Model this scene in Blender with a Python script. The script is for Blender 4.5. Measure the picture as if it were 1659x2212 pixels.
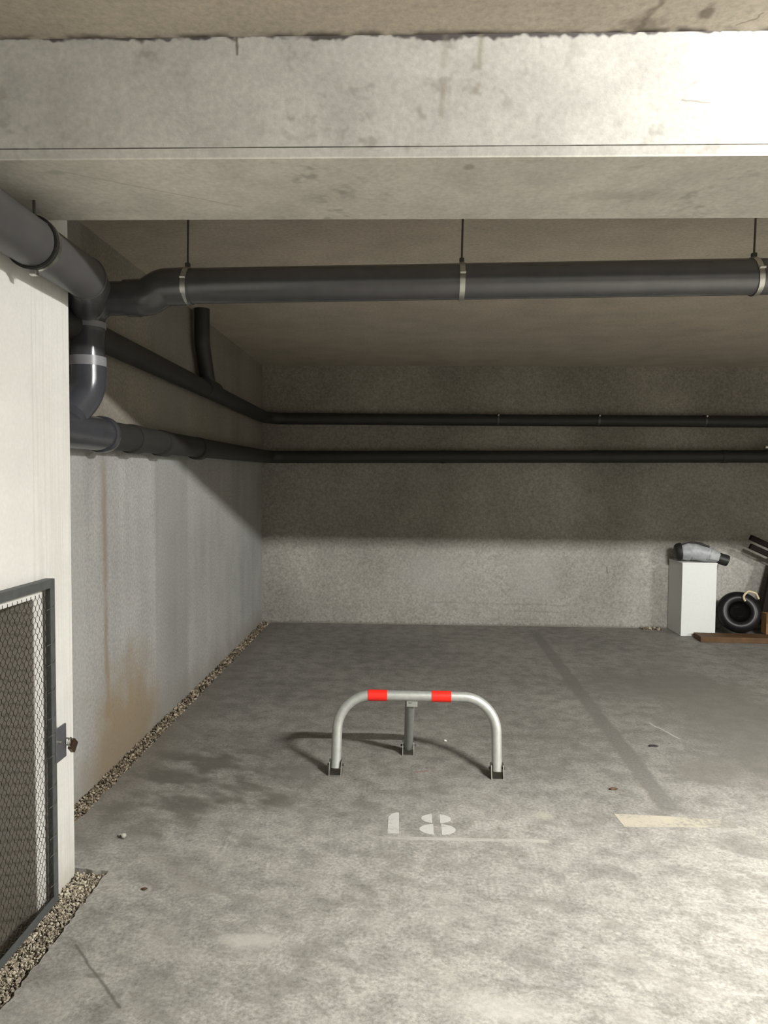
import bpy, bmesh, math, random
from mathutils import Vector, Matrix
random.seed(18)
for o in list(bpy.data.objects):
    bpy.data.objects.remove(o, do_unlink=True)
S = bpy.context.scene
C = S.collection

# ------------------------------------------------------------------ camera
cam_d = bpy.data.cameras.new('camera')
cam = bpy.data.objects.new('camera', cam_d)
C.objects.link(cam)
cam_d.sensor_fit = 'VERTICAL'
cam_d.sensor_height = 36.0
cam_d.lens = 1550.0 / 2212.0 * 36.0
cam_d.clip_start = 0.05
YAW, PITCH, ROLL = math.atan(50.5 / 1550), math.atan(71 / 1550), 0.0085
fw = Vector((-math.sin(YAW) * math.cos(PITCH), math.cos(YAW) * math.cos(PITCH), -math.sin(PITCH)))
r0 = fw.cross(Vector((0, 0, 1))).normalized()
u0 = r0.cross(fw).normalized()
rc = r0 * math.cos(ROLL) + u0 * math.sin(ROLL)
uc = u0 * math.cos(ROLL) - r0 * math.sin(ROLL)
cam.matrix_world = Matrix(((rc.x, uc.x, -fw.x, 0), (rc.y, uc.y, -fw.y, 0), (rc.z, uc.z, -fw.z, 1.5), (0, 0, 0, 1)))
S.camera = cam

# ------------------------------------------------------------------ world, exposure
w = bpy.data.worlds.new('world'); S.world = w
w.use_nodes = True
w.node_tree.nodes['Background'].inputs[0].default_value = (0.9, 0.95, 1, 1)
w.node_tree.nodes['Background'].inputs[1].default_value = 0.0
S.view_settings.view_transform = 'Standard'
S.view_settings.look = 'None'
S.view_settings.exposure = 0.0
S.view_settings.gamma = 1.0
S.view_settings.use_curve_mapping = False
S.cycles.use_light_tree = False
S.cycles.max_bounces = 4
S.cycles.diffuse_bounces = 4
S.cycles.glossy_bounces = 2
S.cycles.transparent_max_bounces = 4
S.cycles.caustics_reflective = False
S.cycles.sample_clamp_indirect = 4.0
LAMP_MAIN = 4500.0      # emission strength of the globe by the beam (fluorescent tube)
LAMP_FILL = 3000.0      # added fill lamp out of view, to brighten the bay

# ------------------------------------------------------------------ key dimensions (metres)
CEIL = 2.654           # underside of slab
BEAM0, BEAM1, BEAMZ, LIP = 1.92, 2.375, 2.345, 2.3704
PIERX, PIERY = -1.245, 2.62
LEFTX, BACKY = -1.50, 7.37
RIGHTX, REARY = 6.5, -5.0

# ------------------------------------------------------------------ shader helpers
class E:
    """A float socket with arithmetic."""
    def __init__(s, m, sock): s.m, s.s = m, sock
    def _op(s, op, b=None, c=None):
        n = s.m.nt.nodes.new('ShaderNodeMath'); n.operation = op
        for i, v in enumerate((s, b, c)):
            if v is None: continue
            if isinstance(v, E): s.m.nt.links.new(v.s, n.inputs[i])
            else: n.inputs[i].default_value = v
        return E(s.m, n.outputs[0])
    def __add__(s, b): return s._op('ADD', b)
    def __radd__(s, b): return s._op('ADD', b)
    def __sub__(s, b): return s._op('SUBTRACT', b)
    def __rsub__(s, b): return (s * -1.0) + b
    def __mul__(s, b): return s._op('MULTIPLY', b)
    def __rmul__(s, b): return s._op('MULTIPLY', b)
    def __truediv__(s, b): return s._op('DIVIDE', b)
    def abs(s): return s._op('ABSOLUTE')
    def sqrt(s): return s._op('SQRT')
    def min(s, b): return s._op('MINIMUM', b)
    def max(s, b): return s._op('MAXIMUM', b)
    def clamp(s): return s.max(0.0).min(1.0)
    def step(s, lo, hi):
        """smooth 0..1 as the value goes lo..hi (either way round)"""
        n = s.m.nt.nodes.new('ShaderNodeMapRange'); n.interpolation_type = 'SMOOTHSTEP'
        a, b, t0, t1 = (lo, hi, 0.0, 1.0) if lo < hi else (hi, lo, 1.0, 0.0)
        s.m.nt.links.new(s.s, n.inputs[0])
        for i, v in ((1, a), (2, b), (3, t0), (4, t1)): n.inputs[i].default_value = v
        return E(s.m, n.outputs[0])

class Mat:
    def __init__(s, name, rough=0.8, metal=0.0, spec=0.3):
        s.mat = bpy.data.materials.new(name); s.mat.use_nodes = True
        s.nt = s.mat.node_tree
        s.b = s.nt.nodes['Principled BSDF']
        s.b.inputs['Roughness'].default_value = rough
        s.b.inputs['Metallic'].default_value = metal
        s.b.inputs['Specular IOR Level'].default_value = spec
        s.co = s.nt.nodes.new('ShaderNodeTexCoord').outputs['Object']
        sp = s.nt.nodes.new('ShaderNodeSeparateXYZ')
        s.nt.links.new(s.co, sp.inputs[0])
        s.x, s.y, s.z = (E(s, sp.outputs[i]) for i in range(3))
        s.col = None
    def scaled(s, sx, sy, sz):
        n = s.nt.nodes.new('ShaderNodeMapping'); n.inputs['Scale'].default_value = (sx, sy, sz)
        s.nt.links.new(s.co, n.inputs[0]); return n.outputs[0]
    def rotated(s, rz, sx, sy, sz):
        n = s.nt.nodes.new('ShaderNodeMapping'); n.inputs['Rotation'].default_value = (0, 0, rz)
        s.nt.links.new(s.co, n.inputs[0])
        m = s.nt.nodes.new('ShaderNodeMapping'); m.inputs['Scale'].default_value = (sx, sy, sz)
        s.nt.links.new(n.outputs[0], m.inputs[0]); return m.outputs[0]
    def noise(s, scale, detail=4.0, rough=0.55, vec=None, dist=0.0):
        n = s.nt.nodes.new('ShaderNodeTexNoise')
        n.inputs['Scale'].default_value = scale; n.inputs['Detail'].default_value = min(detail, 2.0)
        n.inputs['Roughness'].default_value = rough; n.inputs['Distortion'].default_value = dist
        s.nt.links.new(vec if vec is not None else s.co, n.inputs['Vector'])
        return E(s, n.outputs['Fac'])
    def base(s, c):
        n = s.nt.nodes.new('ShaderNodeRGB'); n.outputs[0].default_value = (*c, 1); s.col = n.outputs[0]
    def mix(s, mask, c):
        n = s.nt.nodes.new('ShaderNodeMix'); n.data_type = 'RGBA'
        s.nt.links.new(mask.s, n.inputs['Factor'])
        s.nt.links.new(s.col, n.inputs[6]); n.inputs[7].default_value = (*c, 1)
        s.col = n.outputs[2]
    def mul(s, f):
        n = s.nt.nodes.new('ShaderNodeMix'); n.data_type = 'RGBA'; n.blend_type = 'MULTIPLY'
        n.inputs['Factor'].default_value = 1
        cb = s.nt.nodes.new('ShaderNodeCombineColor')
        for i in range(3): s.nt.links.new(f.s, cb.inputs[i])
        s.nt.links.new(s.col, n.inputs[6]); s.nt.links.new(cb.outputs[0], n.inputs[7])
        s.col = n.outputs[2]
    def bump(s, h, strength, dist=0.01):
        n = s.nt.nodes.new('ShaderNodeBump'); n.inputs['Strength'].default_value = strength
        n.inputs['Distance'].default_value = dist
        s.nt.links.new(h.s, n.inputs['Height']); s.nt.links.new(n.outputs[0], s.b.inputs['Normal'])
    def rough(s, e): s.nt.links.new(e.s, s.b.inputs['Roughness'])
    def seg(s, u, v, a, b, w, soft, wob=None):
        """1 on the line a-b (coordinates u, v), half width w, soft edge"""
        dx, dy = b[0] - a[0], b[1] - a[1]; l2 = dx * dx + dy * dy
        if wob is not None: u, v = u + wob, v + wob
        px, py = u - a[0], v - a[1]
        t = ((px * dx + py * dy) / l2).clamp()
        ex, ey = px - t * dx, py - t * dy
        return (ex * ex + ey * ey).sqrt().step(w + soft, max(w - soft, 0.0))
    def blob(s, u, v, c, rx, ry, soft=0.5, wob=None):
        p = (u - c[0]) / rx; q = (v - c[1]) / ry
        d = (p * p + q * q).sqrt()
        if wob is not None: d = d + wob
        return d.step(1.0 + soft, 1.0 - soft)
    def done(s):
        if s.col is not None: s.nt.links.new(s.col, s.b.inputs['Base Color'])
        return s.mat

def plain(name, c, rough=0.6, metal=0.0, var=0.15, scale=30, spec=0.4, bump=0.0):
    m = Mat(name, rough, metal, spec); m.base(c)
    n = m.noise(scale, 5, 0.6)
    m.mul(n * (2 * var) + (1 - var))
    if bump: m.bump(n, bump, 0.004)
    return m.done()

# ---- floor slab
def mat_floor():
    m = Mat('floor_concrete', 0.72, 0, 0.35)
    m.base((0.325, 0.312, 0.282))
    big, mid, fine = m.noise(0.9, 5, 0.6), m.noise(9, 6, 0.7), m.noise(75, 6, 0.7)
    blot = m.noise(1.0, 5, 0.7, m.rotated(0.5, 3.5, 6, 1))
    streak = m.noise(1.0, 5, 0.7, m.rotated(0.35, 14, 34, 1))       # broom marks
    wobs = m.noise(2.2, 5, 0.65) * 1.4 - 0.7
    # bay dirtier than the aisle, mixed darker still to paint in dimmer light
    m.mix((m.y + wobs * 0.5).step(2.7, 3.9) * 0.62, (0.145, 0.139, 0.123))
    m.mul(big.step(0.25, 0.75) * 0.30 + 0.85)
    m.mul(mid.step(0.2, 0.8) * 0.55 + 0.72)
    m.mul(fine * 1.5 + 0.25)
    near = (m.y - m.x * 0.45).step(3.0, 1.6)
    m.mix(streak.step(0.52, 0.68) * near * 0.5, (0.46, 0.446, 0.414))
    m.mix(streak.step(0.47, 0.33) * near * 0.4, (0.19, 0.18, 0.155))
    m.mix(blot.step(0.50, 0.68) * m.y.step(3.3, 2.4) * 0.35, (0.40, 0.38, 0.34))
    # scuffed dark dirt
    m.mix(blot.step(0.48, 0.32) * 0.45, (0.17, 0.16, 0.14))
    m.mix(mid.step(0.60, 0.72) * big.step(0.4, 0.6) * 0.5, (0.15, 0.14, 0.12))
    wob = m.noise(6, 4, 0.6) * 0.05 - 0.025
    # bay line that wore off and left a dark strip, and dark patches in the neighbour bay
    m.mix(m.seg(m.x, m.y, (1.265, 6.9), (1.215, 3.3), 0.050, 0.014, wob) * mid.step(0.2, 0.6) * 0.6, (0.12, 0.112, 0.10))
    m.mix(m.blob(m.x, m.y, (2.1, 4.6), 0.42, 1.3, 0.45, wobs) * 0.7, (0.16, 0.15, 0.13))
    m.mix(m.blob(m.x, m.y, (1.58, 3.70), 0.15, 0.16, 0.4, wobs) * 0.65, (0.17, 0.16, 0.135))
    m.mix(m.blob(m.x, m.y, (1.55, 5.3), 0.25, 0.5, 0.5, wobs) * 0.5, (0.15, 0.14, 0.125))
    # dirt by the left wall and before the barrier
    m.mix(m.seg(m.x, m.y, (-1.4, 2.9), (-1.4, 7.3), 0.12, 0.14, wob) * 0.5, (0.17, 0.15, 0.125))
    m.mix(m.blob(m.x, m.y, (-0.98, 3.45), 0.42, 0.45, 0.5, wobs) * blot.step(0.62, 0.42) * 0.75, (0.10, 0.090, 0.075))
    m.mix(m.seg(m.x, m.y, (-0.75, 2.55), (-1.15, 2.9), 0.06, 0.06, wob) * 0.4, (0.2, 0.185, 0.16))
    # drawn crack near the camera at the left
    m.mix(m.seg(m.x, m.y, (-1.05, 2.20), (-0.80, 1.94), 0.004, 0.004, wob * 0.25) * 0.75, (0.10, 0.095, 0.08))
    m.mix(m.blob(m.x, m.y, (-0.925, 2.065), 0.03, 0.012, 0.4) * 0.6, (0.13, 0.12, 0.10))
    # light trowel smears
    m.mix(m.blob(m.x, m.y, (0.62, 3.17), 0.04, 0.035, 0.6, wobs) * 0.35, (0.50, 0.47, 0.38))
    m.mix(m.blob(m.x, m.y, (-0.5, 2.25), 0.10, 0.03, 0.6, wobs) * 0.4, (0.6, 0.58, 0.53))
    m.mix(m.blob(m.x, m.y, (0.3, 1.98), 0.16, 0.05, 0.6, wobs) * 0.35, (0.6, 0.58, 0.53))
    m.mix(m.seg(m.x, m.y, (1.52, 4.45), (1.60, 4.18), 0.006, 0.005, wob) * 0.6, (0.55, 0.53, 0.48))
    m.mix(m.seg(m.x, m.y, (0.06, 3.62), (0.12, 3.64), 0.006, 0.005) * 0.6, (0.22, 0.08, 0.07))
    m.bump(fine * 0.6 + streak * 0.4, 0.35, 0.006)
    return m.done()

def mat_ceiling():
    m = Mat('ceiling_concrete', 0.9, 0, 0.15)
    m.x, m.y = m.x * (1 / 0.96), m.y * (1 / 0.96)
    m.base((0.46, 0.412, 0.342))
    mid, fine = m.noise(3, 6, 0.65), m.noise(55, 5, 0.7)
    m.mul(mid * 0.5 + 0.75); m.mul(fine * 0.7 + 0.65)
    wob = m.noise(20, 4, 0.6) * 0.04 - 0.02
    wobs = m.noise(25, 4, 0.7) * 1.6 - 0.8
    m.mix(m.seg(m.x, m.y, (0.655, 1.70), (0.60, 2.0), 0.006, 0.008, wob) * 0.55, (0.13, 0.105, 0.08))
    m.mix(m.blob(m.x, m.y, (0.60, 1.965), 0.055, 0.03, 0.5, wobs) * 0.5, (0.14, 0.115, 0.09))
    m.mix(m.blob(m.x, m.y, (0.755, 1.925), 0.018, 0.03, 0.5, wobs) * 0.7, (0.12, 0.1, 0.08))
    m.mix(m.seg(m.x, m.y, (0.86, 1.98), (0.90, 1.93), 0.003, 0.004, wob) * 0.6, (0.15, 0.12, 0.09))
    # black joint where the slab was cast on the beam
    j = (m.y + m.noise(9, 5, 0.7) * 0.05).step(1.995, 2.03) * m.y.step(2.1, 2.05)
    m.mix(j * m.noise(7, 4, 0.7).step(0.40, 0.55) * 0.9, (0.045, 0.035, 0.035))
    return m.done()

def mat_beam():
    m = Mat('beam_concrete', 0.85, 0, 0.2)
    m.x, m.y, m.z = m.x * (1 / 0.96), m.y * (1 / 0.96), (m.z - 1.5) * (1 / 0.96) + 1.5
    m.base((0.45, 0.436, 0.404))
    m.mix(m.z.step(2.380 + 0.006, 2.380 + 0.001), (0.58, 0.556, 0.50))  # soffit coloured lighter than the face, standing in for bounced light
    mid, fine = m.noise(4.5, 6, 0.62), m.noise(60, 5, 0.7)
    m.mul(mid.step(0.25, 0.75) * 0.22 + 0.86); m.mul(fine * 0.5 + 0.75)
    # bigger grey scuffs and small air holes
    sc = m.noise(16, 5, 0.7); zone = m.noise(2.6, 3, 0.5).step(0.42, 0.62)
    m.mix(sc.step(0.52, 0.72) * zone * 0.5, (0.20, 0.187, 0.157))
    # black leak line under the slab
    jag = sc * 0.06 + zone * 0.01
    m.mix((m.z + jag).step(2.702 + 0.024, 2.702 + 0.034) * mid.step(0.30, 0.48) * 0.9, (0.05, 0.04, 0.04))
    wob = m.noise(30, 4, 0.6) * 0.012 - 0.006
    m.mix(m.seg(m.x, m.z, (-0.478, 2.70), (-0.478, 2.655), 0.003, 0.004, wob) * 0.8, (0.10, 0.075, 0.06))
    m.mix(m.seg(m.x, m.z, (0.185, 2.70), (0.183, 2.615), 0.006, 0.007, wob) * 0.55, (0.24, 0.21, 0.15))
    m.mix(m.seg(m.x, m.z, (0.178, 2.57), (0.176, 2.55), 0.005, 0.006, wob) * 0.5, (0.24, 0.21, 0.16))
    m.mix(m.seg(m.x, m.z, (0.09, 2.70), (0.085, 2.62), 0.006, 0.009, wob) * 0.3, (0.26, 0.23, 0.18))
    m.mix(m.seg(m.x, m.z, (0.085, 2.565), (0.08, 2.49), 0.006, 0.007, wob) * 0.5, (0.25, 0.215, 0.16))
    m.mix(m.seg(m.x, m.z, (0.725, 2.522), (0.80, 2.515), 0.001, 0.003, wob) * 0.7, (0.2, 0.19, 0.17))
    m.mix(m.seg(m.x, m.z, (0.77, 2.575), (0.725, 2.55), 0.001, 0.003, wob) * 0.4, (0.25, 0.23, 0.2))
    # joint above the chamfer
    m.mix(m.seg(m.x, m.z, (-3, 2.4065), (6, 2.4065), 0.0010, 0.0022) * mid.step(0.42, 0.62) * m.y.step(2.0 + 0.05, 2.0 + 0.03) * 0.6, (0.12, 0.11, 0.10))
    # faint formwork lines on the soffit
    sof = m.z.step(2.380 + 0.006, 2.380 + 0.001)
    m.mix(m.seg(m.x, m.y, (-1.0, 2.09), (-0.55, 2.36), 0.002, 0.004, wob) * sof * 0.35, (0.2, 0.18, 0.14))
    m.mix(m.blob(m.x, m.y, (0.66, 2.28), 0.13, 0.04, 0.7, sc * 3 - 1.5) * sof * 0.3, (0.25, 0.22, 0.18))
    m.mix(m.blob(m.x, m.y, (0.165, 2.07), 0.016, 0.02, 0.5, sc * 1.2 - 0.6) * sof * 0.5, (0.2, 0.18, 0.15))
    m.mix(m.blob(m.x, m.y, (-1.03, 2.09), 0.025, 0.015, 0.5) * sof * 0.4, (0.25, 0.25, 0.22))
    m.bump(fine * 0.4 + sc * 0.5, 0.22, 0.006)
    return m.done()

def mat_pier():
    m = Mat('white_painted_wall', 0.8, 0, 0.25)
    m.base((0.68, 0.67, 0.635))
    mid, fine = m.noise(5, 6, 0.65), m.noise(70, 5, 0.7)
    m.mul(mid * 0.2 + 0.9); m.mul(fine * 0.16 + 0.92)
    band = m.y.step(2.335, 2.355)
    board = m.noise(1.0, 4, 0.6, m.scaled(20, 70, 1.2))
    m.mix(band * board.step(0.48, 0.62) * 0.30, (0.55, 0.53, 0.46))
    m.mix(band * (m.y.step(2.36, 2.345)) * 0.3, (0.5, 0.49, 0.44))
    # dirt splashed up from the gravel
    m.mix((m.z + mid * 0.35).step(0.40, 0.12) * 0.55, (0.42, 0.385, 0.32))
    # reveals of the opening are bare brownish concrete
    inn = m.x.step(PIERX - 0.002, PIERX - 0.006) * m.y.step(2.5, 2.45) * m.z.step(1.25, 1.2)
    m.mix(inn * 0.9, (0.27, 0.245, 0.20))
    m.bump(fine * 0.5 + board * band * 1.5, 0.3, 0.005)
    return m.done()

def mat_left():
    m = Mat('grey_wall_concrete', 0.85, 0, 0.2)
    m.base((0.345, 0.342, 0.33))
    mid, fine = m.noise(3, 6, 0.62), m.noise(60, 5, 0.7)
    up = m.noise(1.0, 4, 0.6, m.scaled(1, 3.2, 0.35))
    # wall above the pipe mixed brown and darker, painting in the beam's shade
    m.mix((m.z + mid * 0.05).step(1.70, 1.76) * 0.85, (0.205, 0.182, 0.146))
    m.mul(mid * 0.34 + 0.83); m.mul(fine * 0.9 + 0.55); m.mul(up * 0.5 + 0.75)
    # shutter boards: panels of slightly different grey
    m.mix(m.y.step(4.20, 4.24) * m.y.step(4.90, 4.80) * 0.35, (0.22, 0.22, 0.21))
    m.mix(m.y.step(3.30, 3.24) * 0.35, (0.36, 0.357, 0.345))
    wob = m.noise(4, 4, 0.6) * 0.06 - 0.03
    wobs = m.noise(3.5, 5, 0.65) * 1.2 - 0.6
    # rust runs
    m.mix(m.seg(m.y, m.z, (3.50, 1.62), (3.52, 0.3), 0.018, 0.03, wob) * mid.step(0.25, 0.6) * 0.7, (0.23, 0.165, 0.105))
    m.mix(m.seg(m.y, m.z, (3.50, 1.62), (3.50, 1.2), 0.05, 0.04, wob) * 0.3, (0.25, 0.235, 0.2))
    m.mix(m.blob(m.y, m.z, (3.75, 0.05), 0.45, 0.42, 0.55, wobs) * 0.75, (0.235, 0.165, 0.08))
    m.mix((m.z + mid * 0.2).step(0.34, 0.08) * 0.45, (0.22, 0.195, 0.15))
    return m.done()

def mat_back():
    m = Mat('back_wall_concrete', 0.88, 0, 0.15)
    m.base((0.315, 0.302, 0.272))
    mid, fine = m.noise(1.6, 6, 0.62), m.noise(45, 5, 0.7)
    m.mix((m.z + mid * 0.05).step(1.72, 1.80) * 0.7, (0.245, 0.222, 0.185))  # upper wall browner and darker, beam shade put into the colour
    m.mul(mid * 0.6 + 0.7); m.mul(fine * 1.1 + 0.45)
    pan = m.noise(1.0, 1, 0.3, m.scaled(1.1, 1, 0.7))
    m.mul(pan.step(0.35, 0.65) * 0.22 + 0.89)
    m.mix(m.blob(m.x, m.z, (0.25, 0.50), 0.35, 0.22, 0.6, mid * 1.4 - 0.7) * 0.35, (0.42, 0.412, 0.395))
    m.mix(m.blob(m.x, m.z, (1.3, 0.5), 0.22, 0.25, 0.6, mid * 1.4 - 0.7) * 0.3, (0.42, 0.412, 0.395))
    for zz, a in ((0.24, 0.25), (0.17, 0.2)):
        m.mix(m.seg(m.x, m.z, (-0.5, zz), (2.6, zz - 0.02), 0.004, 0.008, mid * 0.06 - 0.03) * m.noise(3, 3).step(0.4, 0.6) * a * 2, (0.2, 0.19, 0.17))
    m.mix(m.seg(m.x, m.z, (2.04, 0.62), (2.05, 0.56), 0.005, 0.006) * 0.7, (0.12, 0.11, 0.1))
    m.mix((m.z + fine * 0.05).step(0.06, 0.03) * 0.6, (0.15, 0.14, 0.12))
    m.bump(fine, 0.25, 0.008)
    return m.done()

def mat_paint(name, c, keep, fade=None, soft=0.09, top=1.0):
    """worn road paint: bare concrete where it has flaked"""
    m = Mat(name, 0.8, 0, 0.25)
    m.base(c)
    n = m.noise(55, 5, 0.7); p = m.noise(7, 4, 0.6)
    m.mul(n * 0.3 + 0.85)
    w_ = n * 0.6 + p * 0.5
    if fade: w_ = w_ + m.x.step(*fade) * 0.22
    a = w_.step(keep + soft, keep - soft) * top
    m.mix(1.0 - a, (0.25, 0.24, 0.213))
    return m.done()

def mat_pvc(name, c, rough, spec=0.5):
    m = Mat(name, rough, 0, spec)
    m.base(c)
    d = m.noise(9, 2, 0.6)
    m.mul(d * 0.5 + 0.75)
    return m.done()

M = dict(
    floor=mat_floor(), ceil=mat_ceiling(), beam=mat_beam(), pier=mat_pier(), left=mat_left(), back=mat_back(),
    soil=plain('soil', (0.12, 0.10, 0.075), 0.95, 0, 0.5, 40, 0.1, 0.6),
    plaster=plain('plain_wall', (0.5, 0.48, 0.44), 0.9, 0, 0.15, 4, 0.2, 0.2),
    cave=plain('cellar_concrete', (0.20, 0.18, 0.145), 0.9, 0, 0.3, 6, 0.2, 0.3),
    pvc=mat_pvc('dark_grey_pvc', (0.060, 0.060, 0.065), 0.26, 1.0),
    pvc_top=mat_pvc('grey_pvc', (0.066, 0.064, 0.064), 0.45),
    pvc_wall=mat_pvc('dusty_dark_pvc', (0.024, 0.022, 0.020), 0.6),
    pvc_glossy=mat_pvc('glossy_grey_pvc', (0.050, 0.052, 0.060), 0.20),
    sleeve=plain('sleeve_grey', (0.20, 0.20, 0.21), 0.35, 0, 0.2, 20),
    zinc=plain('galvanised_steel', (0.55, 0.55, 0.50), 0.32, 1.0, 0.2, 40),
    darkzinc=plain('dull_steel', (0.10, 0.10, 0.095), 0.5, 0.8, 0.3, 40),
    hoop=plain('galvanised_tube', (0.50, 0.51, 0.48), 0.42, 0.55, 0.18, 45),
    hoop_shaded=plain('shaded_galvanised_tube', (0.26, 0.265, 0.25), 0.5, 0.4, 0.2, 45),  # darker copy of the hoop metal, paints the unlit rear leg
    red=plain('red_tape', (0.85, 0.022, 0.012), 0.45, 0, 0.12, 60),
    frame=plain('grey_gate_steel', (0.10, 0.105, 0.105), 0.55, 0.3, 0.3, 40, 0.4, 0.1),
    wire=plain('rusty_wire', (0.075, 0.065, 0.055), 0.6, 0.5, 0.4, 60),
    plate=plain('lock_plate_steel', (0.20, 0.20, 0.22), 0.4, 0.7, 0.2, 30),
    brass=plain('brown_brass', (0.085, 0.055, 0.035), 0.4, 0.7, 0.3, 40),
    white=plain('white_board', (0.70, 0.71, 0.685), 0.75, 0, 0.06, 60, 0.2, 0.1),
    greybottle=plain('grey_plastic', (0.33, 0.34, 0.35), 0.45, 0, 0.35, 18, 0.4, 0.3),
    black=plain('black_plastic', (0.018, 0.017, 0.016), 0.5, 0, 0.3, 30),
    rubber=plain('black_rubber', (0.010, 0.009, 0.009), 0.34, 0, 0.3, 30, 0.22),
    pit=plain('pitch_black', (0.004, 0.004, 0.004), 0.95, 0, 0.2, 30, 0.05),
    rim=plain('dark_metal_rim', (0.010, 0.009, 0.008), 0.45, 0.8, 0.4, 20),
    rope=plain('pale_rope', (0.55, 0.46, 0.30), 0.8, 0, 0.3, 60),
    wood=plain('brown_wood', (0.105, 0.058, 0.027), 0.7, 0, 0.45, 14, 0.3, 0.2),
    darkwood=plain('dark_brown_wood', (0.008, 0.0045, 0.0035), 0.65, 0, 0.5, 14, 0.12, 0.2),
    card=plain('brown_cardboard', (0.22, 0.125, 0.055), 0.8, 0, 0.35, 12, 0.2, 0.1),
    stone=plain('pebble_grey', (0.42, 0.40, 0.36), 0.8, 0, 0.3, 60),
    leaf=plain('dark_scrap', (0.035, 0.032, 0.035), 0.7, 0, 0.4, 60),
    bark=plain('brown_scrap', (0.09, 0.05, 0.03), 0.7, 0, 0.4, 60),
    num=mat_paint('white_stencil_paint', (0.55, 0.54, 0.51), 0.705, None, 0.12, 0.95),
    line=mat_paint('worn_white_line', (0.48, 0.465, 0.42), 0.68, (0.1, -0.33), 0.2, 0.8),
    cream=mat_paint('cream_line_paint', (0.50, 0.455, 0.36), 0.66, (1.15, 1.46), 0.16, 0.85),
)
def mat_gravel(name, a, b, c):
    g = Mat(name, 0.9, 0, 0.15)
    isl = E(g, g.nt.nodes.new('ShaderNodeNewGeometry').outputs['Random Per Island'])
    g.base(a); g.mix(isl.step(0.55, 0.95), b); g.mix(isl.step(0.40, 0.05), c)
    return g.done()
M['gravel'] = mat_gravel('gravel_stones', (0.36, 0.31, 0.235), (0.62, 0.57, 0.46), (0.10, 0.08, 0.06))
M['gravel_dirty'] = mat_gravel('gravel_dirty', (0.19, 0.152, 0.108), (0.44, 0.38, 0.29), (0.06, 0.048, 0.036))
def emitter(name, c, s):
    m = bpy.data.materials.new(name); m.use_nodes = True; nt = m.node_tree
    nt.nodes.remove(nt.nodes['Principled BSDF'])
    e = nt.nodes.new('ShaderNodeEmission'); e.inputs[0].default_value = (*c, 1); e.inputs[1].default_value = s
    nt.links.new(e.outputs[0], nt.nodes['Material Output'].inputs[0]); return m
M['glow'] = emitter('lit_globe', (1.0, 0.995, 0.965), LAMP_MAIN)
M['glow_fill'] = emitter('lit_tube_fill', (1.0, 0.995, 0.965), LAMP_FILL)

# ------------------------------------------------------------------ mesh helpers
def mesh_obj(name, bm, mat, parent=None, smooth=False, kind=None):
    bmesh.ops.recalc_face_normals(bm, faces=bm.faces[:])
    me = bpy.data.meshes.new(name); bm.to_mesh(me); bm.free()
    if smooth:
        for p in me.polygons: p.use_smooth = True
        try: me.set_sharp_from_angle(angle=math.radians(40))
        except Exception: pass
    if mat is not None: me.materials.append(M[mat] if isinstance(mat, str) else mat)
    o = bpy.data.objects.new(name, me); C.objects.link(o)
    if parent is not None: o.parent = parent; o.matrix_parent_inverse = parent.matrix_world.inverted()
    if kind: o['kind'] = kind
    return o
def tag(o, label, cat, group=None):
    o['label'] = label; o['category'] = cat
    if group: o['group'] = group
    return o
def thing(name, label, cat, loc, group=None):
    o = bpy.data.objects.new(name, None); C.objects.link(o)
    o.location = loc; o.empty_display_size = 0.05
    o.matrix_world = Matrix.Translation(loc)
    return tag(o, label, cat, group)
def struct(name, bm, mat, smooth=False, parent=None):
    o = mesh_obj(name, bm, mat, parent, smooth)
    if parent is None: o['kind'] = 'structure'
    return o

def bm_box(bm, lo, hi, bevel=0.0, mtx=None):
    t = bmesh.new()
    bmesh.ops.create_cube(t, size=1.0)
    for v in t.verts:
        v.co = Vector([lo[i] + (v.co[i] + 0.5) * (hi[i] - lo[i]) for i in range(3)])
    if bevel: bmesh.ops.bevel(t, geom=t.edges[:], offset=bevel, segments=2, affect='EDGES', profile=0.6)
    if mtx is not None: bmesh.ops.transform(t, matrix=mtx, verts=t.verts[:])
    me = bpy.data.meshes.new('t'); t.to_mesh(me); t.free(); bm.from_mesh(me); bpy.data.meshes.remove(me)
    return bm
def box(lo, hi, bevel=0.0, mtx=None): return bm_box(bmesh.new(), lo, hi, bevel, mtx)

def prism(pts, axis, a, b, bm=None):
    """polygon pts in the other two axes (order x,y,z without axis), extruded a..b"""
    bm = bm or bmesh.new()
    def P(p, t):
        if axis == 'x': return (t, p[0], p[1])
        if axis == 'y': return (p[0], t, p[1])
        return (p[0], p[1], t)
    A = [bm.verts.new(P(p, a)) for p in pts]; B = [bm.verts.new(P(p, b)) for p in pts]
    n = len(pts)
    bm.faces.new(A); bm.faces.new(B[::-1])
    for i in range(n): bm.faces.new((A[i], A[(i + 1) % n], B[(i + 1) % n], B[i]))
    return bm

def fillet(pts, rads, n=10):
    """polyline with rounded corners"""
    pts = [Vector(p) for p in pts]; out = [pts[0]]
    for i in range(1, len(pts) - 1):
        p, r = pts[i], rads if isinstance(rads, (int, float)) else rads[i - 1]
        d0, d1 = (pts[i - 1] - p).normalized(), (pts[i + 1] - p).normalized()
        ang = d0.angle(d1); t = r / math.tan(ang / 2)
        t = min(t, (pts[i - 1] - p).length * 0.98, (pts[i + 1] - p).length * 0.98)
        c = p + (d0 + d1).normalized() * (t / math.cos(ang / 2)) if ang < 3.1 else p
        a, b = p + d0 * t, p + d1 * t
        va, vb = a - c, b - c; rr = va.length; th = va.angle(vb)
        ax = va.cross(vb).normalized()
        for k in range(n + 1):
            out.append(c + Matrix.Rotation(th * k / n, 3, ax) @ va)
    out.append(pts[-1]); return out

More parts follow.
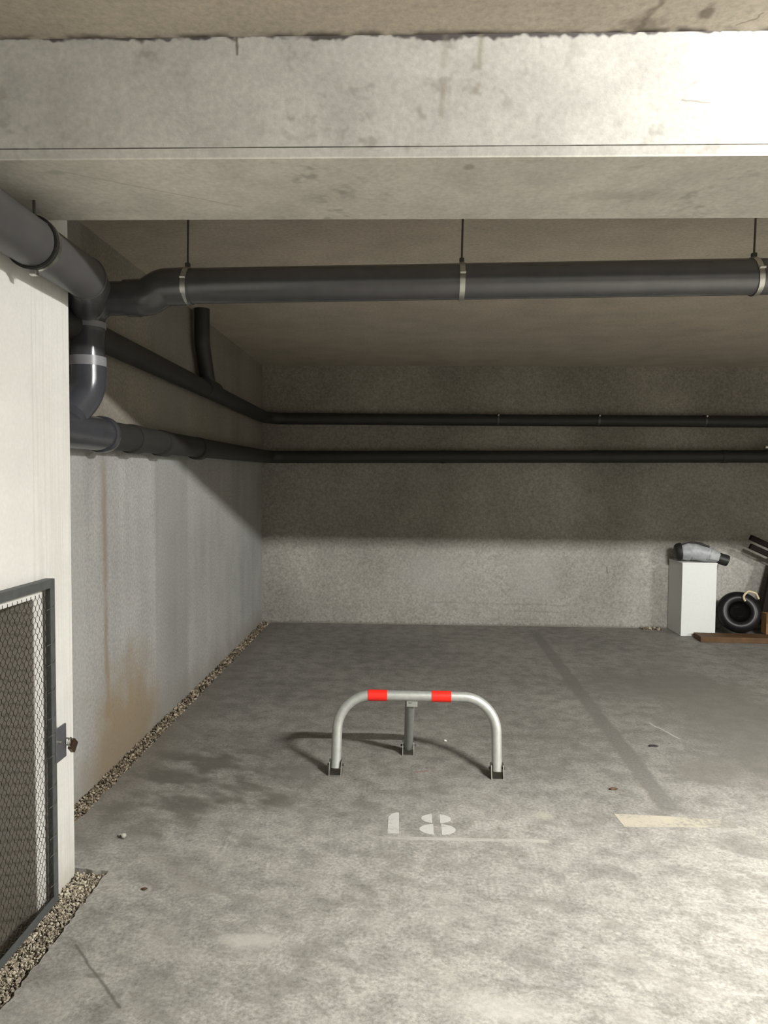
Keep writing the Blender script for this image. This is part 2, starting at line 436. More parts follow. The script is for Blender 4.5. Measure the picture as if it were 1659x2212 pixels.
def tube(path, r, seg=20, bm=None, caps=True):
    bm = bm or bmesh.new()
    path = [Vector(p) for p in path]
    clean = [path[0]]
    for p in path[1:]:
        if (p - clean[-1]).length > 1e-5: clean.append(p)
    path = clean; n = len(path)
    tang = [((path[min(i + 1, n - 1)] - path[max(i - 1, 0)])).normalized() for i in range(n)]
    up = Vector((0, 0, 1)) if abs(tang[0].z) < 0.9 else Vector((1, 0, 0))
    nrm = (up - tang[0] * up.dot(tang[0])).normalized()
    rings = []
    for i in range(n):
        if i:
            q = tang[i - 1].rotation_difference(tang[i]); nrm = q @ nrm
            nrm = (nrm - tang[i] * nrm.dot(tang[i])).normalized()
        bn = tang[i].cross(nrm)
        rr = r[i] if isinstance(r, (list, tuple)) else r
        rings.append([bm.verts.new(path[i] + (nrm * math.cos(2 * math.pi * k / seg) + bn * math.sin(2 * math.pi * k / seg)) * rr) for k in range(seg)])
    for a, b in zip(rings, rings[1:]):
        for k in range(seg): bm.faces.new((a[k], a[(k + 1) % seg], b[(k + 1) % seg], b[k]))
    if caps: bm.faces.new(rings[0][::-1]); bm.faces.new(rings[-1])
    return bm

def lathe(prof, origin, axis, seg=24, bm=None, closed=False):
    """profile (r, t) turned about the axis through origin"""
    bm = bm or bmesh.new()
    ax = Vector(axis).normalized(); o = Vector(origin)
    u = ax.orthogonal().normalized(); v = ax.cross(u)
    rings = []
    for r, t in prof:
        rings.append([bm.verts.new(o + ax * t + (u * math.cos(2 * math.pi * k / seg) + v * math.sin(2 * math.pi * k / seg)) * max(r, 1e-4)) for k in range(seg)])
    pairs = list(zip(rings, rings[1:])) + ([(rings[-1], rings[0])] if closed else [])
    for a, b in pairs:
        for k in range(seg): bm.faces.new((a[k], a[(k + 1) % seg], b[(k + 1) % seg], b[k]))
    if not closed: bm.faces.new(rings[0][::-1]); bm.faces.new(rings[-1])
    return bm

def ring_clamp(c, axis, r, width, thick=0.003):
    return lathe([(r, -width / 2), (r + thick, -width / 2), (r + thick, width / 2), (r, width / 2)], c, axis, 32, closed=True)

# ------------------------------------------------------------------ the setting
def jag_line(a, b, step, amp):
    a, b = Vector(a), Vector(b); n = max(2, int((b - a).length / step)); d = (b - a).normalized(); p = Vector((-d.y, d.x))
    return [tuple(a + (b - a) * (i / n) + p * (random.uniform(-amp, amp) if 0 < i < n else 0)) for i in range(n + 1)]
outline = jag_line((-1.125, -3.0), (-1.125, 2.63), 0.02, 0.006)
outline += jag_line((-1.125, 2.63), (-1.425, 2.67), 0.03, 0.005)[1:]
outline += jag_line((-1.425, 2.67), (-1.415, 7.31), 0.03, 0.010)[1:]
outline += [(-1.40, BACKY), (RIGHTX, BACKY), (RIGHTX, REARY), (-1.125, REARY)]
bm = prism(outline, 'z', -0.12, 0.0)
floor = struct('floor', bm, 'floor')
struct('ground', box((-2.6, REARY, -0.30), (RIGHTX, BACKY, -0.121)), 'soil')
# bed below the gravel strips, and the floor of the cellar behind the gate
struct('floor_cellar', box((-2.6, -3.0, -0.12), (-1.24, 2.40, -0.03)), 'cave')
struct('ceiling', box((-2.6, REARY, CEIL), (RIGHTX, BACKY + 0.2, CEIL + 0.2)), 'ceil')
prof = [(BEAM0, CEIL), (BEAM0, LIP + 0.001), (BEAM0 + 0.004, LIP), (BEAM0 + 0.004, LIP - 0.0015), (BEAM0 - 0.001, LIP - 0.0025), (BEAM0 + 0.010, BEAMZ), (BEAM1, BEAMZ), (BEAM1, CEIL)]
struct('ceiling_beam', prism(prof, 'x', -1.5, RIGHTX), 'beam')
# near left wall with the opening behind the gate; notched for the beam
pz = [(-3.0, -0.12), (1.50, -0.12), (1.50, 1.09), (2.34, 1.09), (2.34, -0.12), (PIERY, -0.12), (PIERY, CEIL), (BEAM1, CEIL), (BEAM1, BEAMZ), (BEAM0, BEAMZ), (BEAM0, CEIL), (-3.0, CEIL)]
bm = prism(pz, 'x', -1.5, PIERX)
bmesh.ops.recalc_face_normals(bm, faces=bm.faces[:])
ed = [e for e in bm.edges if all(abs(v.co.x - PIERX) < 1e-4 and abs(v.co.y - PIERY) < 1e-4 for v in e.verts)]
bmesh.ops.bevel(bm, geom=ed, offset=0.008, segments=3, affect='EDGES')
struct('wall_partition', bm, 'pier')
struct('wall_cellar', box((-2.5, -3.0, -0.12), (-2.35, 2.34, CEIL)), 'cave')
struct('wall_cellar_end', box((-2.35, 2.34, -0.12), (-1.5, 2.5, CEIL)), 'cave')
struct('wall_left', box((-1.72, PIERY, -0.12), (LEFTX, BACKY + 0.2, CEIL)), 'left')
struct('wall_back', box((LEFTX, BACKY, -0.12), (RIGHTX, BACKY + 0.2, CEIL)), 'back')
struct('wall_right', box((RIGHTX, REARY, -0.12), (RIGHTX + 0.2, BACKY + 0.2, CEIL)), 'plaster')
struct('wall_rear', box((-2.6, REARY - 0.2, -0.12), (RIGHTX, REARY, CEIL)), 'plaster')
struct('wall_near', box((-1.5, REARY, -0.12), (PIERX, -3.0, CEIL)), 'plaster')

# ------------------------------------------------------------------ ceiling lamps (all outside the picture, the second added for fill)
def lamp(loc, glow, label):
    x, y, z = loc
    t = thing('ceiling_lamp', label, 'lamp', (x, y, CEIL), 'fluorescent battens on the garage ceiling')
    mesh_obj('batten', box((x - 0.39, y - 0.02, z + 0.020), (x + 0.39, y + 0.02, CEIL), 0.004), 'white', t)
    for s_ in (-1, 1):
        mesh_obj('lamp_holder', box((x + s_ * 0.375 - 0.012, y - 0.016, z - 0.018), (x + s_ * 0.375 + 0.012, y + 0.016, z + 0.023), 0.003), 'white', t)
    mesh_obj('tube', tube([(x - 0.36, y, z), (x + 0.36, y, z)], 0.013, 6), glow, t, True)
lamp((2.27, 0.97, 2.611), 'glow', 'fluorescent batten just in front of the concrete beam')
lamp((5.4, 0.97, 2.611), 'glow_fill', 'added fluorescent fill batten, out of view over the neighbouring bay')

# ------------------------------------------------------------------ gravel strips
def stones(name, areas, label, mat='gravel'):
    bm = bmesh.new()
    base = bmesh.new(); bmesh.ops.create_icosphere(base, subdivisions=1, radius=1.0)
    bv = [v.co.copy() for v in base.verts]; bf = [[v.index for v in f.verts] for f in base.faces]; base.free()
    V, F = [], []
    for (x0, x1, y0, y1, n, s0, s1, z0, z1) in areas:
        for _ in range(n):
            c = Vector((random.uniform(x0, x1), random.uniform(y0, y1), random.uniform(z0, z1)))
            s = random.uniform(s0, s1); sc = Vector((s * random.uniform(.7, 1.3), s * random.uniform(.7, 1.3), s * random.uniform(.5, .9)))
            R = Matrix.Rotation(random.uniform(0, 6.28), 3, Vector((random.random(), random.random(), random.random() + .1)).normalized())
            k = len(V)
            for v in bv:
                q = v * random.uniform(0.8, 1.2)
                V.append(c + R @ Vector((q.x * sc.x, q.y * sc.y, q.z * sc.z)))
            F += [[i + k for i in f] for f in bf]
    me = bpy.data.meshes.new(name); me.from_pydata(V, [], F); me.materials.append(M[mat])
    o = bpy.data.objects.new(name, me); C.objects.link(o); o['kind'] = 'stuff'
    o['label'] = label; o['category'] = 'gravel'; return o
# beds of earth under the stones
struct('ground_strip', box((-1.245, -3.0, -0.12), (-1.10, 2.66, -0.030)), 'soil')
struct('ground_strip', box((-1.50, 2.62, -0.12), (-1.40, BACKY, -0.020)), 'soil')
stones('gravel', [(-1.24, -1.125, 1.2, 2.63, 3500, .003, .0075, -.030, -.012), (-1.24, -1.212, 1.7, 2.63, 900, .003, .006, -.02, .0), (-1.24, -1.125, 1.7, 2.63, 3500, .002, .0045, -.022, -.010)], 'coarse beige gravel in the channel below the wire gate')
stones('gravel', [(-1.495, -1.42, 2.64, 4.4, 4200, .004, .008, -.020, .002), (-1.495, -1.455, 2.64, 4.4, 1400, .004, .008, -.01, .014),
                  (-1.495, -1.42, 4.4, 7.35, 2600, .006, .013, -.022, .006)], 'brown gravel strip along the foot of the rust-stained side wall', 'gravel_dirty')

# ------------------------------------------------------------------ parking barrier
FLx, FRx, Fy = -0.352, 0.466, 3.585
TY, TZ, TR = 3.655, 0.385, 0.026
t = thing('parking_barrier', 'galvanised hoop parking barrier with two red bands bolted to the floor', 'parking barrier', (0.05, 3.62, 0))
hp = fillet([(FLx, Fy, 0.03), (FLx + 0.006, TY, TZ), (FRx - 0.0, TY, TZ), (FRx, Fy, 0.03)], 0.175, 14)
mesh_obj('hoop', tube(hp, TR, 20), 'hoop', t, True)
for x0, x1 in ((-0.192, -0.094), (0.135, 0.234)):
    b = mesh_obj('red_band', tube([(x0, TY, TZ), (x1, TY, TZ)], TR + 0.0025, 24), 'red', t, True)
    b['label'] = 'bright red tape band'
RY = 3.875
rx = 0.018
mesh_obj('rear_leg', tube([(rx, RY, 0.035), (rx + 0.006, TY + 0.012, TZ - 0.02)], 0.025, 20), 'hoop_shaded', t, True)
b = box((-0.028, -0.004, -0.04), (0.028, 0.004, 0.0), 0.0015, Matrix.Translation((0.034, TY - 0.006, TZ - 0.018)) @ Matrix.Rotation(0.25, 4, 'X'))
mesh_obj('hinge_plate', b, 'hoop', t)
def bracket(x, y):
    f = mesh_obj('foot_bracket', box((x - 0.034, y - 0.04, 0.0), (x + 0.034, y + 0.045, 0.005), 0.001), 'zinc', t)
    for s in (-1, 1):
        # side cheek: a plate with its front corner cut back
        pr = [(y - 0.042, 0.0), (y + 0.045, 0.0), (y + 0.045, 0.05), (y + 0.01, 0.072), (y - 0.018, 0.066)]
        mesh_obj('cheek', prism(pr, 'x', x + s * 0.030 - 0.002, x + s * 0.030 + 0.002), 'zinc', f)
    mesh_obj('bolt', tube([(x - 0.042, y, 0.045), (x + 0.042, y, 0.045)], 0.006, 8), 'darkzinc', f, True)
bracket(FLx, Fy); bracket(FRx, Fy); bracket(rx, RY)

# ------------------------------------------------------------------ painted floor marks
def flat(bm_pts, name, mat, parent=None):
    bm = bmesh.new()
    for pts in bm_pts: prism(pts, 'z', 0.0002, 0.0010, bm)
    return mesh_obj(name, bm, mat, parent)
t = thing('painted_number', 'white stencilled bay number 18 painted on the floor', 'number', (0.05, 3.06, 0))
one = [(-0.071, 2.975), (-0.022, 2.975), (-0.024, 3.165), (-0.036, 3.168), (-0.055, 3.155), (-0.070, 3.125), (-0.071, 3.09)]
flat([one], 'digit', 'num', t)
def lobe(cx, cy, rx_, ry_, side, gap):
    out = []
    for k in range(17):
        a = -math.pi / 2 + math.pi * k / 16
        x, y = rx_ * math.cos(a), ry_ * math.sin(a)
        out.append((cx + side * max(x, gap + 0.004 * math.cos(a * 1.0)), cy + y))
    res = []
    for p in out:
        if not res or (Vector(p) - Vector(res[-1])).length > 1e-4: res.append(p)
    return res if side > 0 else res[::-1]
lobes = []
for cx, cy, a, bq in ((0.140, 3.118, 0.066, 0.043), (0.143, 3.020, 0.078, 0.048)):
    for s in (-1, 1): lobes.append(lobe(cx, cy, a, bq, s, 0.017))
flat(lobes, 'digit', 'num', t)
mk = flat([[(-0.33, 2.925), (0.60, 2.928), (0.60, 2.953), (-0.33, 2.948)]], 'floor_line', 'line')
tag(mk, 'thin worn white line painted under the bay number', 'floor marking')
mk = flat([[(0.955, 3.085), (1.45, 3.10), (1.45, 3.165), (1.15, 3.195), (0.945, 3.205)]], 'floor_line', 'cream')
tag(mk, 'broad cream paint patch at the end of the dark bay strip', 'floor marking')

# ------------------------------------------------------------------ pipes
PY = 3.10                                  # cross pipe's distance
def cz(x): return 2.338 + 0.016 * x       # its fall towards the left
J = Vector((-1.385, 3.08, 2.245))
t = thing('drain_pipe', 'thick dark drain pipe hung across the bay under the ceiling', 'pipe', (0.5, PY, 2.2))
mesh_obj('pipe', tube([(-0.98, PY, cz(-0.98)), (3.0, PY, cz(3.0))], 0.0745, 32), 'pvc', t, True)
off = fillet([(-0.94, PY, cz(-0.94)), (-1.06, PY, cz(-1.06) - 0.004), (-1.13, PY, cz(-1.1) - 0.045), (-1.22, PY, cz(-1.2) - 0.048)], 0.08, 8)
mesh_obj('offset_bend', tube(off, 0.0785, 32), 'pvc', t, True)
el = fillet([(-1.17, PY, cz(-1.17) - 0.048), (J.x, 3.085, cz(-1.3) - 0.052), (J.x, 3.08, 2.12)], 0.10, 14)
mesh_obj('elbow', tube(el, 0.072, 32), 'pvc', t, True)
mesh_obj('coupling', ring_clamp((-1.185, PY, cz(-1.18) - 0.048), (1, 0, 0), 0.072, 0.05, 0.007), 'pvc', t, True)
mesh_obj('drop', tube([(J.x, 3.08, 2.14), (J.x, 3.08, 1.99)], 0.070, 32), 'pvc_glossy', t, True)
for z0, hgt in ((2.150, 0.025), (1.995, 0.040)):
    mesh_obj('sleeve', ring_clamp((J.x, 3.08, z0), (0, 0, 1), 0.068, hgt, 0.008), 'sleeve', t, True)
low = fillet([(J.x, 3.08, 1.99), (J.x, 3.08, 1.865), (-1.435, 2.99, 1.755)], 0.14, 10)
mesh_obj('lower_bend', tube(low, 0.0735, 32), 'pvc_glossy', t, True)
for hx in (-0.954, 0.220, 1.440):
    tl = 0.16 if hx > 1 else (0.0 if hx > 0 else -0.08)
    ax = Vector((1, 0, tl)).normalized()
    c = mesh_obj('pipe_clamp', ring_clamp((hx, PY, cz(hx)), ax, 0.0755, 0.022, 0.004), 'zinc', t, True)
    mesh_obj('clamp_nut', box((hx - 0.010, PY - 0.010, cz(hx) + 0.076), (hx + 0.010, PY + 0.010, cz(hx) + 0.098), 0.003), 'darkzinc', c)
    mesh_obj('clamp_screw', tube([(hx - 0.011, PY - 0.078, cz(hx) + 0.018), (hx + 0.013, PY - 0.078, cz(hx) + 0.018)], 0.006, 8), 'zinc', c)
    mesh_obj('hanger_rod', tube([(hx, PY, cz(hx) + 0.09), (hx + 0.003, PY, CEIL)], 0.0045, 8), 'darkzinc', t, True)

# near pipe hung along the white wall, running into the elbow
t = thing('drain_pipe', 'grey drain pipe slung along the top of the white wall', 'pipe', (-1.155, 1.5, 2.2))
np_ = fillet([(-1.150, -2.9, 2.30), (-1.155, 2.60, 2.205), (-1.34, 2.97, 2.20)], 0.12, 8)
mesh_obj('pipe', tube([(-1.150, -2.9, 2.30), (-1.155, 2.56, 2.207)], 0.074, 32), 'pvc_top', t, True)
mesh_obj('bend', tube([(-1.155, 2.55, 2.207), (-1.18, 2.64, 2.206), (-1.26, 2.80, 2.21), (-1.345, 2.975, 2.222)], 0.0735, 28), 'pvc', t, True)
mesh_obj('rim', ring_clamp((-1.155, 2.555, 2.207), (0, 1, 0), 0.0735, 0.012, 0.003), 'pvc_top', t, True)
c = mesh_obj('pipe_clamp', ring_clamp((-1.154, 2.205, 2.213), (0, 1, 0), 0.0755, 0.022, 0.005), 'zinc', t, True)
mesh_obj('rubber_lining', ring_clamp((-1.154, 2.190, 2.213), (0, 1, 0), 0.0755, 0.016, 0.007), 'black', c, True)
mesh_obj('clamp_nut', box((-1.168, 2.195, 2.117), (-1.146, 2.215, 2.136), 0.003), 'zinc', c)
mesh_obj('hanger_rod', tube([(-1.154, 2.205, 2.29), (-1.154, 2.205, BEAMZ)], 0.0045, 8), 'darkzinc', t, True)

# lower wall pipe: along the left wall, then along the back wall
LX, LZ, BY = -1.415, 1.695, 7.28
t = thing('wall_pipe', 'lower of the two dark pipes running round the side and back walls', 'pipe', (LX, 3.1, 1.62), 'wall pipes')
pth = fillet([(LX, 3.25, LZ), (LX, BY, LZ + 0.02), (5.0, BY, LZ + 0.075)], 0.16, 12)
mesh_obj('pipe', tube(pth, [0.068 if p.y < 6.0 else 0.062 for p in pth], 24), 'pvc_wall', t, True)
mesh_obj('tee', tube([(LX, 2.72, LZ), (LX, 3.28, LZ)], 0.076, 32), 'pvc_glossy', t, True)
mesh_obj('tee_rim', lathe([(0.070, -0.03), (0.083, -0.03), (0.085, -0.02), (0.085, 0.01), (0.080, 0.03), (0.070, 0.05)], (LX, 3.29, LZ), (0, 1, 0), 36), 'pvc_glossy', t, True)
mesh_obj('branch', tube([(-1.435, 2.985, 1.75), (-1.42, 2.94, LZ)], 0.078, 28), 'pvc_glossy', t, True)
for yy in (3.62, 4.05, 4.75):
    mesh_obj('socket', tube([(LX, yy, LZ), (LX, yy + 0.10, LZ)], 0.075, 28), 'pvc_wall', t, True)
for xx in (0.35, 1.88, 3.15):
    mesh_obj('socket', ring_clamp((xx, BY, LZ + 0.02 + 0.055 * (xx + 1.4) / 6.4), (1, 0, 0), 0.0615, 0.05, 0.004), 'pvc_wall', t, True)
mesh_obj('branch_stub', tube(fillet([(3.72, BY, LZ + 0.07), (3.66, BY - 0.02, LZ + 0.16), (3.85, BY - 0.02, LZ + 0.20)], 0.06, 6), 0.035, 16), 'pvc_wall', t, True)
mesh_obj('stub_cap', tube([(3.53, BY - 0.03, LZ + 0.155), (3.60, BY - 0.03, LZ + 0.155)], 0.025, 14), 'zinc', t, True)
# upper wall pipe
UX, UZ = -1.43, 2.135
t = thing('wall_pipe', 'upper of the two dark pipes running round the side and back walls', 'pipe', (UX, 2.8, 2.07), 'wall pipes')
pth = fillet([(UX, 2.75, UZ + 0.01), (UX, BY + 0.01, UZ - 0.03), (5.0, BY + 0.01, UZ - 0.035)], 0.20, 12)
mesh_obj('pipe', tube(pth, 0.058, 24), 'pvc_wall', t, True)
drop = fillet([(-1.42, 4.93, CEIL), (-1.42, 4.93, 2.42), (-1.43, 5.12, UZ + 0.02)], 0.15, 8)
mesh_obj('riser', tube(drop, 0.052, 20), 'pvc_wall', t, True)
mesh_obj('socket', tube([(UX, 5.0, UZ), (UX, 5.28, UZ)], 0.068, 24), 'pvc_wall', t, True)
for xx in (0.90, 1.90, 2.95):
    c = mesh_obj('pipe_clip', ring_clamp((xx, BY + 0.01, UZ - 0.03), (1, 0, 0), 0.0585, 0.02, 0.004), 'darkzinc', t, True)
    mesh_obj('clip_screw', tube([(xx, BY - 0.055, UZ + 0.012), (xx, BY - 0.068, UZ + 0.012)], 0.008, 8), 'zinc', c)

# ------------------------------------------------------------------ wire gate
GX = PIERX
t = thing('wire_gate', 'grey steel gate filled with hexagonal wire netting on the white wall', 'gate', (GX + 0.02, 1.95, 0))
G0, G1, GZ0, GZ1 = 1.46, 2.415, 0.014, 1.150
FW = 0.030
# angle-iron frame: a face flange standing off the wall and a web against it
def bar(name, lo, hi): return mesh_obj(name, box(lo, hi, 0.0015), 'frame', t)
s_ = bar('stile', (GX + 0.032, G1 - FW, GZ0), (GX + 0.036, G1, GZ1)); mesh_obj('flange', box((GX + 0.004, G1 - 0.004, GZ0), (GX + 0.032, G1, GZ1), 0.001), 'frame', s_)
s_ = bar('stile', (GX + 0.032, G0, GZ0), (GX + 0.036, G0 + FW, GZ1)); mesh_obj('flange', box((GX + 0.004, G0, GZ0), (GX + 0.032, G0 + 0.004, GZ1), 0.001), 'frame', s_)
s_ = bar('rail', (GX + 0.031, G0, GZ1 - FW), (GX + 0.0355, G1 - 0.001, GZ1 - 0.0005)); mesh_obj('flange', box((GX + 0.004, G0, GZ1 - 0.004), (GX + 0.032, G1, GZ1), 0.001), 'frame', s_)
s_ = bar('rail', (GX + 0.031, G0, GZ0 + 0.0005), (GX + 0.0355, G1 - 0.001, GZ0 + FW)); mesh_obj('flange', box((GX + 0.004, G0, GZ0), (GX + 0.032, G1, GZ0 + 0.004), 0.001), 'frame', s_)
bm = bmesh.new()
pw, ph, tw = 0.026, 0.038, 0.009           # hexagon width, row height, twist length
WX = GX + 0.030
def wseg(a, b, r=0.0009):
    d = (Vector(b) - Vector(a)).normalized(); n = d.cross(Vector((1, 0, 0))).normalized(); xx = Vector((1, 0, 0))
    q = []
    for p in (Vector(a), Vector(b)):
        q.append([bm.verts.new(p + n * r * math.cos(k * 2.094) + xx * r * math.sin(k * 2.094)) for k in range(3)])
    for k in range(3): bm.faces.new((q[0][k], q[0][(k + 1) % 3], q[1][(k + 1) % 3], q[1][k]))
rows = int((GZ1 - GZ0 - 0.02) / (ph / 2 + 0.0)) ; cols = int((G1 - G0 - 0.02) / pw)
for i in range(rows):
    z = GZ0 + 0.008 + i * ph / 2
    o_ = (i % 2) * pw / 2
    for j in range(cols):
        y = G0 + 0.012 + j * pw + o_
        jx = random.uniform(-.001, .001); wx = WX + 0.003 * math.sin(y * 9 + z * 5)
        wseg((wx, y + jx, z - tw / 2), (wx, y + jx, z + tw / 2), 0.0013)
        if i < rows - 1:
            for s in (-1, 1): wseg((wx, y + jx, z + tw / 2), (wx, y + s * pw / 2, z + ph / 2 - tw / 2))
wm = mesh_obj('wire_netting', bm, 'wire', t, kind='stuff')
for z in [0.10 + 0.085 * k for k in range(12)]:
    z += random.uniform(-.02, .02)
    mesh_obj('tie_wire', tube([(WX, G1 - 0.045, z - .006), (WX + 0.009, G1 - 0.02, z), (WX + 0.007, G1 - 0.004, z + .008), (WX + 0.001, G1 - 0.001, z + .010)], 0.0009, 5), 'zinc', t)
lp = mesh_obj('lock_plate', box((GX + 0.033, G1 - 0.012, 0.505), (GX + 0.040, G1 + 0.062, 0.625), 0.002), 'plate', t)
mesh_obj('lock_case', box((GX + 0.006, G1 + 0.002, 0.535), (GX + 0.033, G1 + 0.045, 0.60), 0.003), 'plate', lp)
mesh_obj('rivet', lathe([(0.001, 0.009), (0.005, 0.008), (0.007, 0.004), (0.007, 0)], (GX + 0.040, G1 + 0.008, 0.575), (1, 0, 0), 12), 'zinc', lp, True)
mesh_obj('staple', tube(fillet([(GX + 0.002, G1 + 0.055, 0.548), (GX + 0.055, G1 + 0.055, 0.548), (GX + 0.055, G1 + 0.055, 0.572), (GX + 0.002, G1 + 0.055, 0.572)], 0.008, 4), 0.003, 8), 'zinc', lp, True)
t = thing('padlock', 'small brown padlock hanging from the gate latch', 'padlock', (GX + 0.05, G1 + 0.075, 0.52))
R = Matrix.Translation((GX + 0.052, G1 + 0.085, 0.535)) @ Matrix.Rotation(0.8, 4, 'X')
mesh_obj('body', box((-0.008, -0.020, -0.018), (0.008, 0.020, 0.018), 0.003, R), 'brass', t)
sh = fillet([R @ Vector((0, -0.013, 0.016)), R @ Vector((0, -0.013, 0.042)), R @ Vector((0, 0.013, 0.042)), R @ Vector((0, 0.013, 0.016))], 0.012, 6)
mesh_obj('shackle', tube(sh, 0.0032, 10), 'zinc', t, True)

# ------------------------------------------------------------------ things by the back wall
bx0, bx1, by0, by1, bh = 2.665, 2.995, 7.00, 7.362, 0.715
b = box((bx0, by0, 0.0), (bx1, by1, bh), 0.006)
t = thing('white_box', 'tall narrow white box standing against the back wall', 'box', (2.83, 7.18, 0))
mesh_obj('body', b, 'white', t)
b = box((bx0 - 0.003, by0 - 0.003, bh - 0.012), (bx1 + 0.003, by1, bh + 0.004), 0.003)
mesh_obj('lid', b, 'white', t)

t = thing('plastic_bottle', 'crumpled grey plastic bottle with black cap lying on the white box', 'bottle', (2.83, 7.1, bh))
bm = bmesh.new()
bp = fillet([(2.640, 7.10, bh + 0.098), (2.78, 7.085, bh + 0.110), (2.93, 7.06, bh + 0.078), (3.03, 7.03, bh + 0.045)], 0.25, 5)
nb = len(bp)
br = [0.093 - 0.022 * (k / (nb - 1)) + 0.004 * math.sin(k * 1.7) for k in range(nb)]
br[0] = 0.066; br[-1] = 0.045
tube(bp, br, 22, bm)
for v in bm.verts:
    v.co += Vector((random.uniform(-1, 1), random.uniform(-1, 1), random.uniform(-1, 1))) * 0.006
    if v.co.x < bx1 + 0.02 and v.co.z < bh + 0.006: v.co.z = bh + 0.006
mesh_obj('body', bm, 'greybottle', t, True)
A, ax = Vector(bp[0]), (Vector(bp[1]) - Vector(bp[0])).normalized()
mesh_obj('base_cup', lathe([(0.02, -0.016), (0.062, -0.014), (0.078, 0.0), (0.087, 0.030), (0.089, 0.040), (0.07, 0.02)], A, ax, 22), 'black', t, True)
hp_ = [Vector(p) + Vector((0, -0.035, 0.078)) for p in (bp[0], bp[len(bp) // 3], bp[2 * len(bp) // 3])]
mesh_obj('handle', tube(fillet([hp_[0] + Vector((0.0, 0, -0.02)), hp_[1] + Vector((-0.03, 0, 0.012)), hp_[1] + Vector((0.05, 0, 0.006)), hp_[2]], 0.05, 5), 0.009, 10), 'black', t, True)
B, ax = Vector(bp[-1]), (Vector(bp[-1]) - Vector(bp[-3])).normalized()
mesh_obj('cap', lathe([(0.042, -0.014), (0.054, -0.008), (0.056, 0.04), (0.054, 0.075), (0.042, 0.082)], B, ax, 14), 'black', t, True)

# plank with the tyre standing on it
Rz = Matrix.Translation((3.38, 6.82, 0.026)) @ Matrix.Rotation(-0.045, 4, 'Z')
b = box((-0.62, -0.10, -0.026), (0.62, 0.10, 0.026), 0.005, Rz)
tag(mesh_obj('wooden_plank', b, 'wood'), 'brown wooden plank lying on the floor before the tyre', 'plank')
t = thing('tyre', 'small black wheel with a square hub hole leaning beside the white box', 'tyre', (3.20, 6.94, 0.053))
tc = Vector((3.205, 6.98, 0.247)); tax = Vector((-0.25, -1.0, 0.30)).normalized()
pr = []
for k in range(18):
    a = 2 * math.pi * k / 18
    pr.append((0.138 + 0.062 * math.cos(a), 0.062 * math.sin(a)))
mesh_obj('tyre_ring', lathe(pr, tc, tax, 40, closed=True), 'rubber', t, True)
mesh_obj('rim', lathe([(0.088, -0.05), (0.098, -0.03), (0.092, 0.02), (0.104, 0.045), (0.098, 0.052), (0.080, 0.026), (0.045, 0.012), (0.045, -0.03)], tc, tax, 36, closed=True), 'rim', t, True)
rot = tax.to_track_quat('Z', 'Y').to_matrix().to_4x4()
R = Matrix.Translation(tc) @ rot @ Matrix.Rotation(0.25, 4, 'Z')
hb = mesh_obj('hub', lathe([(0.02, -0.03), (0.080, -0.03), (0.080, 0.012), (0.02, 0.014)], tc, tax, 28), 'rim', t, True)
mesh_obj('hole_shade', box((-0.062, -0.046, 0.002), (0.062, 0.046, 0.017), 0.003, R), 'pit', hb)  # solid black block standing in for the shade of an open hole
t = tag(mesh_obj('rope', tube(fillet([tc + Vector((0.03, -0.055, 0.12)), tc + Vector((0.0, -0.07, 0.165)), tc + Vector((0.06, -0.05, 0.215)), tc + Vector((0.13, -0.06, 0.195)), tc + Vector((0.16, -0.05, 0.14))], 0.035, 5), 0.010, 8), 'rope', None, True),
        'short pale rope looped over the top of the black wheel', 'rope')
# dark leaning rack and cardboard at the picture's edge
t = thing('wooden_rack', 'dark brown wooden rack leaning behind the black wheel', 'rack', (3.75, 7.15, 0))
lean = Matrix.Translation((3.40, 7.00, 0.0)) @ Matrix.Rotation(-0.22, 4, 'X') @ Matrix.Rotation(0.28, 4, 'Y')
mesh_obj('panel', box((0.02, -0.015, 0.15), (0.52, 0.015, 0.78), 0.004, lean), 'darkwood', t)
mesh_obj('post', box((-0.02, -0.03, 0.13), (0.022, 0.025, 0.90), 0.004, lean), 'darkwood', t)
mesh_obj('post', box((0.50, -0.03, 0.0), (0.545, 0.025, 0.90), 0.004, lean), 'darkwood', t)
for k, zz in enumerate((0.86, 0.945)):
    R = Matrix.Translation((3.39, 7.10, zz)) @ Matrix.Rotation(0.42, 4, 'Y')
    mesh_obj('slat', box((-0.045, -0.02, -0.026), (0.50, 0.02, 0.026), 0.004, R), 'darkwood', t)
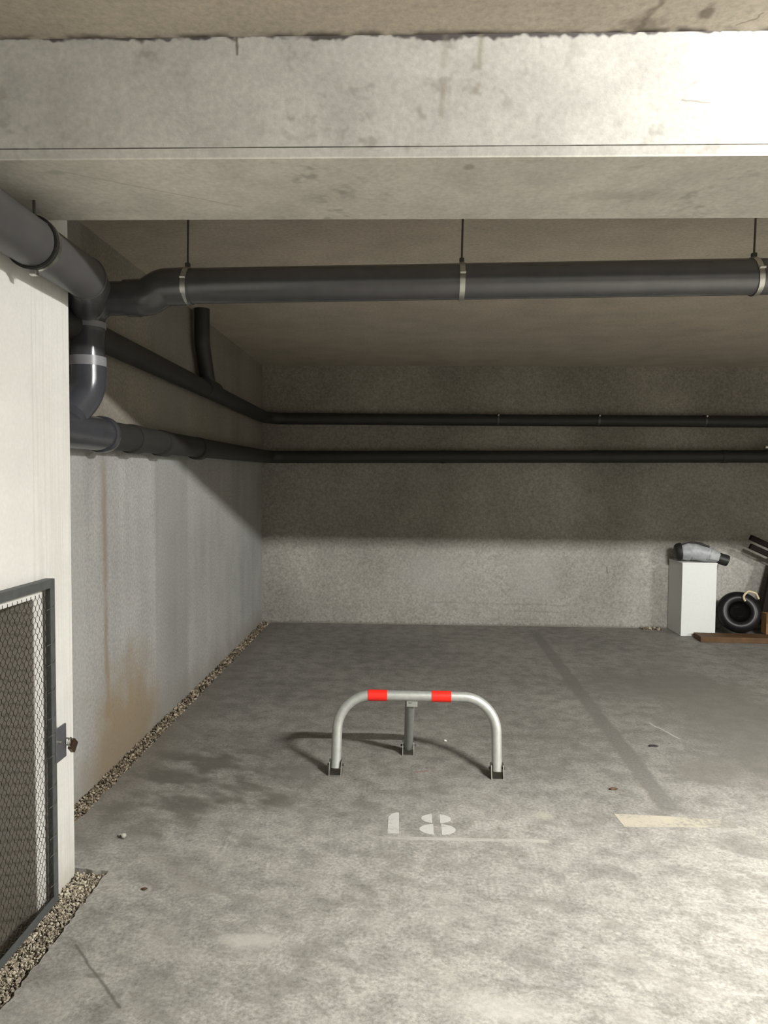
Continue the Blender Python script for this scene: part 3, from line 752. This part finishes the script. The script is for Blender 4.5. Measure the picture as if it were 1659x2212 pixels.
t = thing('cardboard_box', 'flattened brown cardboard box lying on the plank beside the wheel', 'box', (3.72, 6.95, 0.053))
b = box((3.42, 6.98, 0.0), (3.95, 7.08, 0.20), 0.004, Matrix.Translation((0, -0.10, 0.054)))
mesh_obj('body', b, 'card', t)
b = box((-0.0, -0.10, -0.004), (0.50, 0.0, 0.004), 0.001, Matrix.Translation((3.43, 6.878, 0.255)) @ Matrix.Rotation(0.7, 4, 'X'))
mesh_obj('flap', b, 'card', t)

# ------------------------------------------------------------------ small litter on the floor
def lump(name, c, s, mat, label, cat, flatz=0.6, group=None):
    bm = bmesh.new(); bmesh.ops.create_icosphere(bm, subdivisions=2, radius=1)
    for v in bm.verts:
        v.co = v.co * random.uniform(0.85, 1.15)
        v.co = Vector((v.co.x * s[0], v.co.y * s[1], v.co.z * s[2]))
    zmin = min(v.co.z for v in bm.verts)
    for v in bm.verts: v.co += Vector((c[0], c[1], c[2] - zmin))
    return tag(mesh_obj(name, bm, mat, None, True), label, cat, group)
lump('pebble', (-1.165, 2.880, 0), (.011, .012, .010), 'stone', 'larger of two grey pebbles on the dirty floor near the white pier', 'pebble', group='pebbles near the pier')
lump('pebble', (-1.185, 2.892, 0), (.007, .008, .006), 'stone', 'smaller of two grey pebbles on the dirty floor near the white pier', 'pebble', group='pebbles near the pier')
lump('bark_chip', (-0.942, 2.515, 0), (.012, .007, .004), 'bark', 'dark brown crumb on the pale floor right of the gravel channel', 'scrap')
lump('dark_scrap', (1.405, 4.05, 0), (.030, .016, .004), 'leaf', 'flat black scrap lying right of the dark bay strip', 'scrap')
lump('bark_chip', (1.015, 3.46, 0), (.022, .010, .006), 'bark', 'curled brown chip lying left of the dark bay strip', 'scrap')
lump('paper_scrap', (0.230, 4.06, 0), (.009, .009, .005), 'white', 'tiny white paper scrap behind the parking barrier', 'scrap')
rb = stones('rubble', [(2.36, 2.58, 7.26, 7.35, 45, .006, .018, .004, .012)], 'small dark rubble crumbs at the foot of the back wall beside the white box', 'gravel_dirty')
rb['category'] = 'rubble'
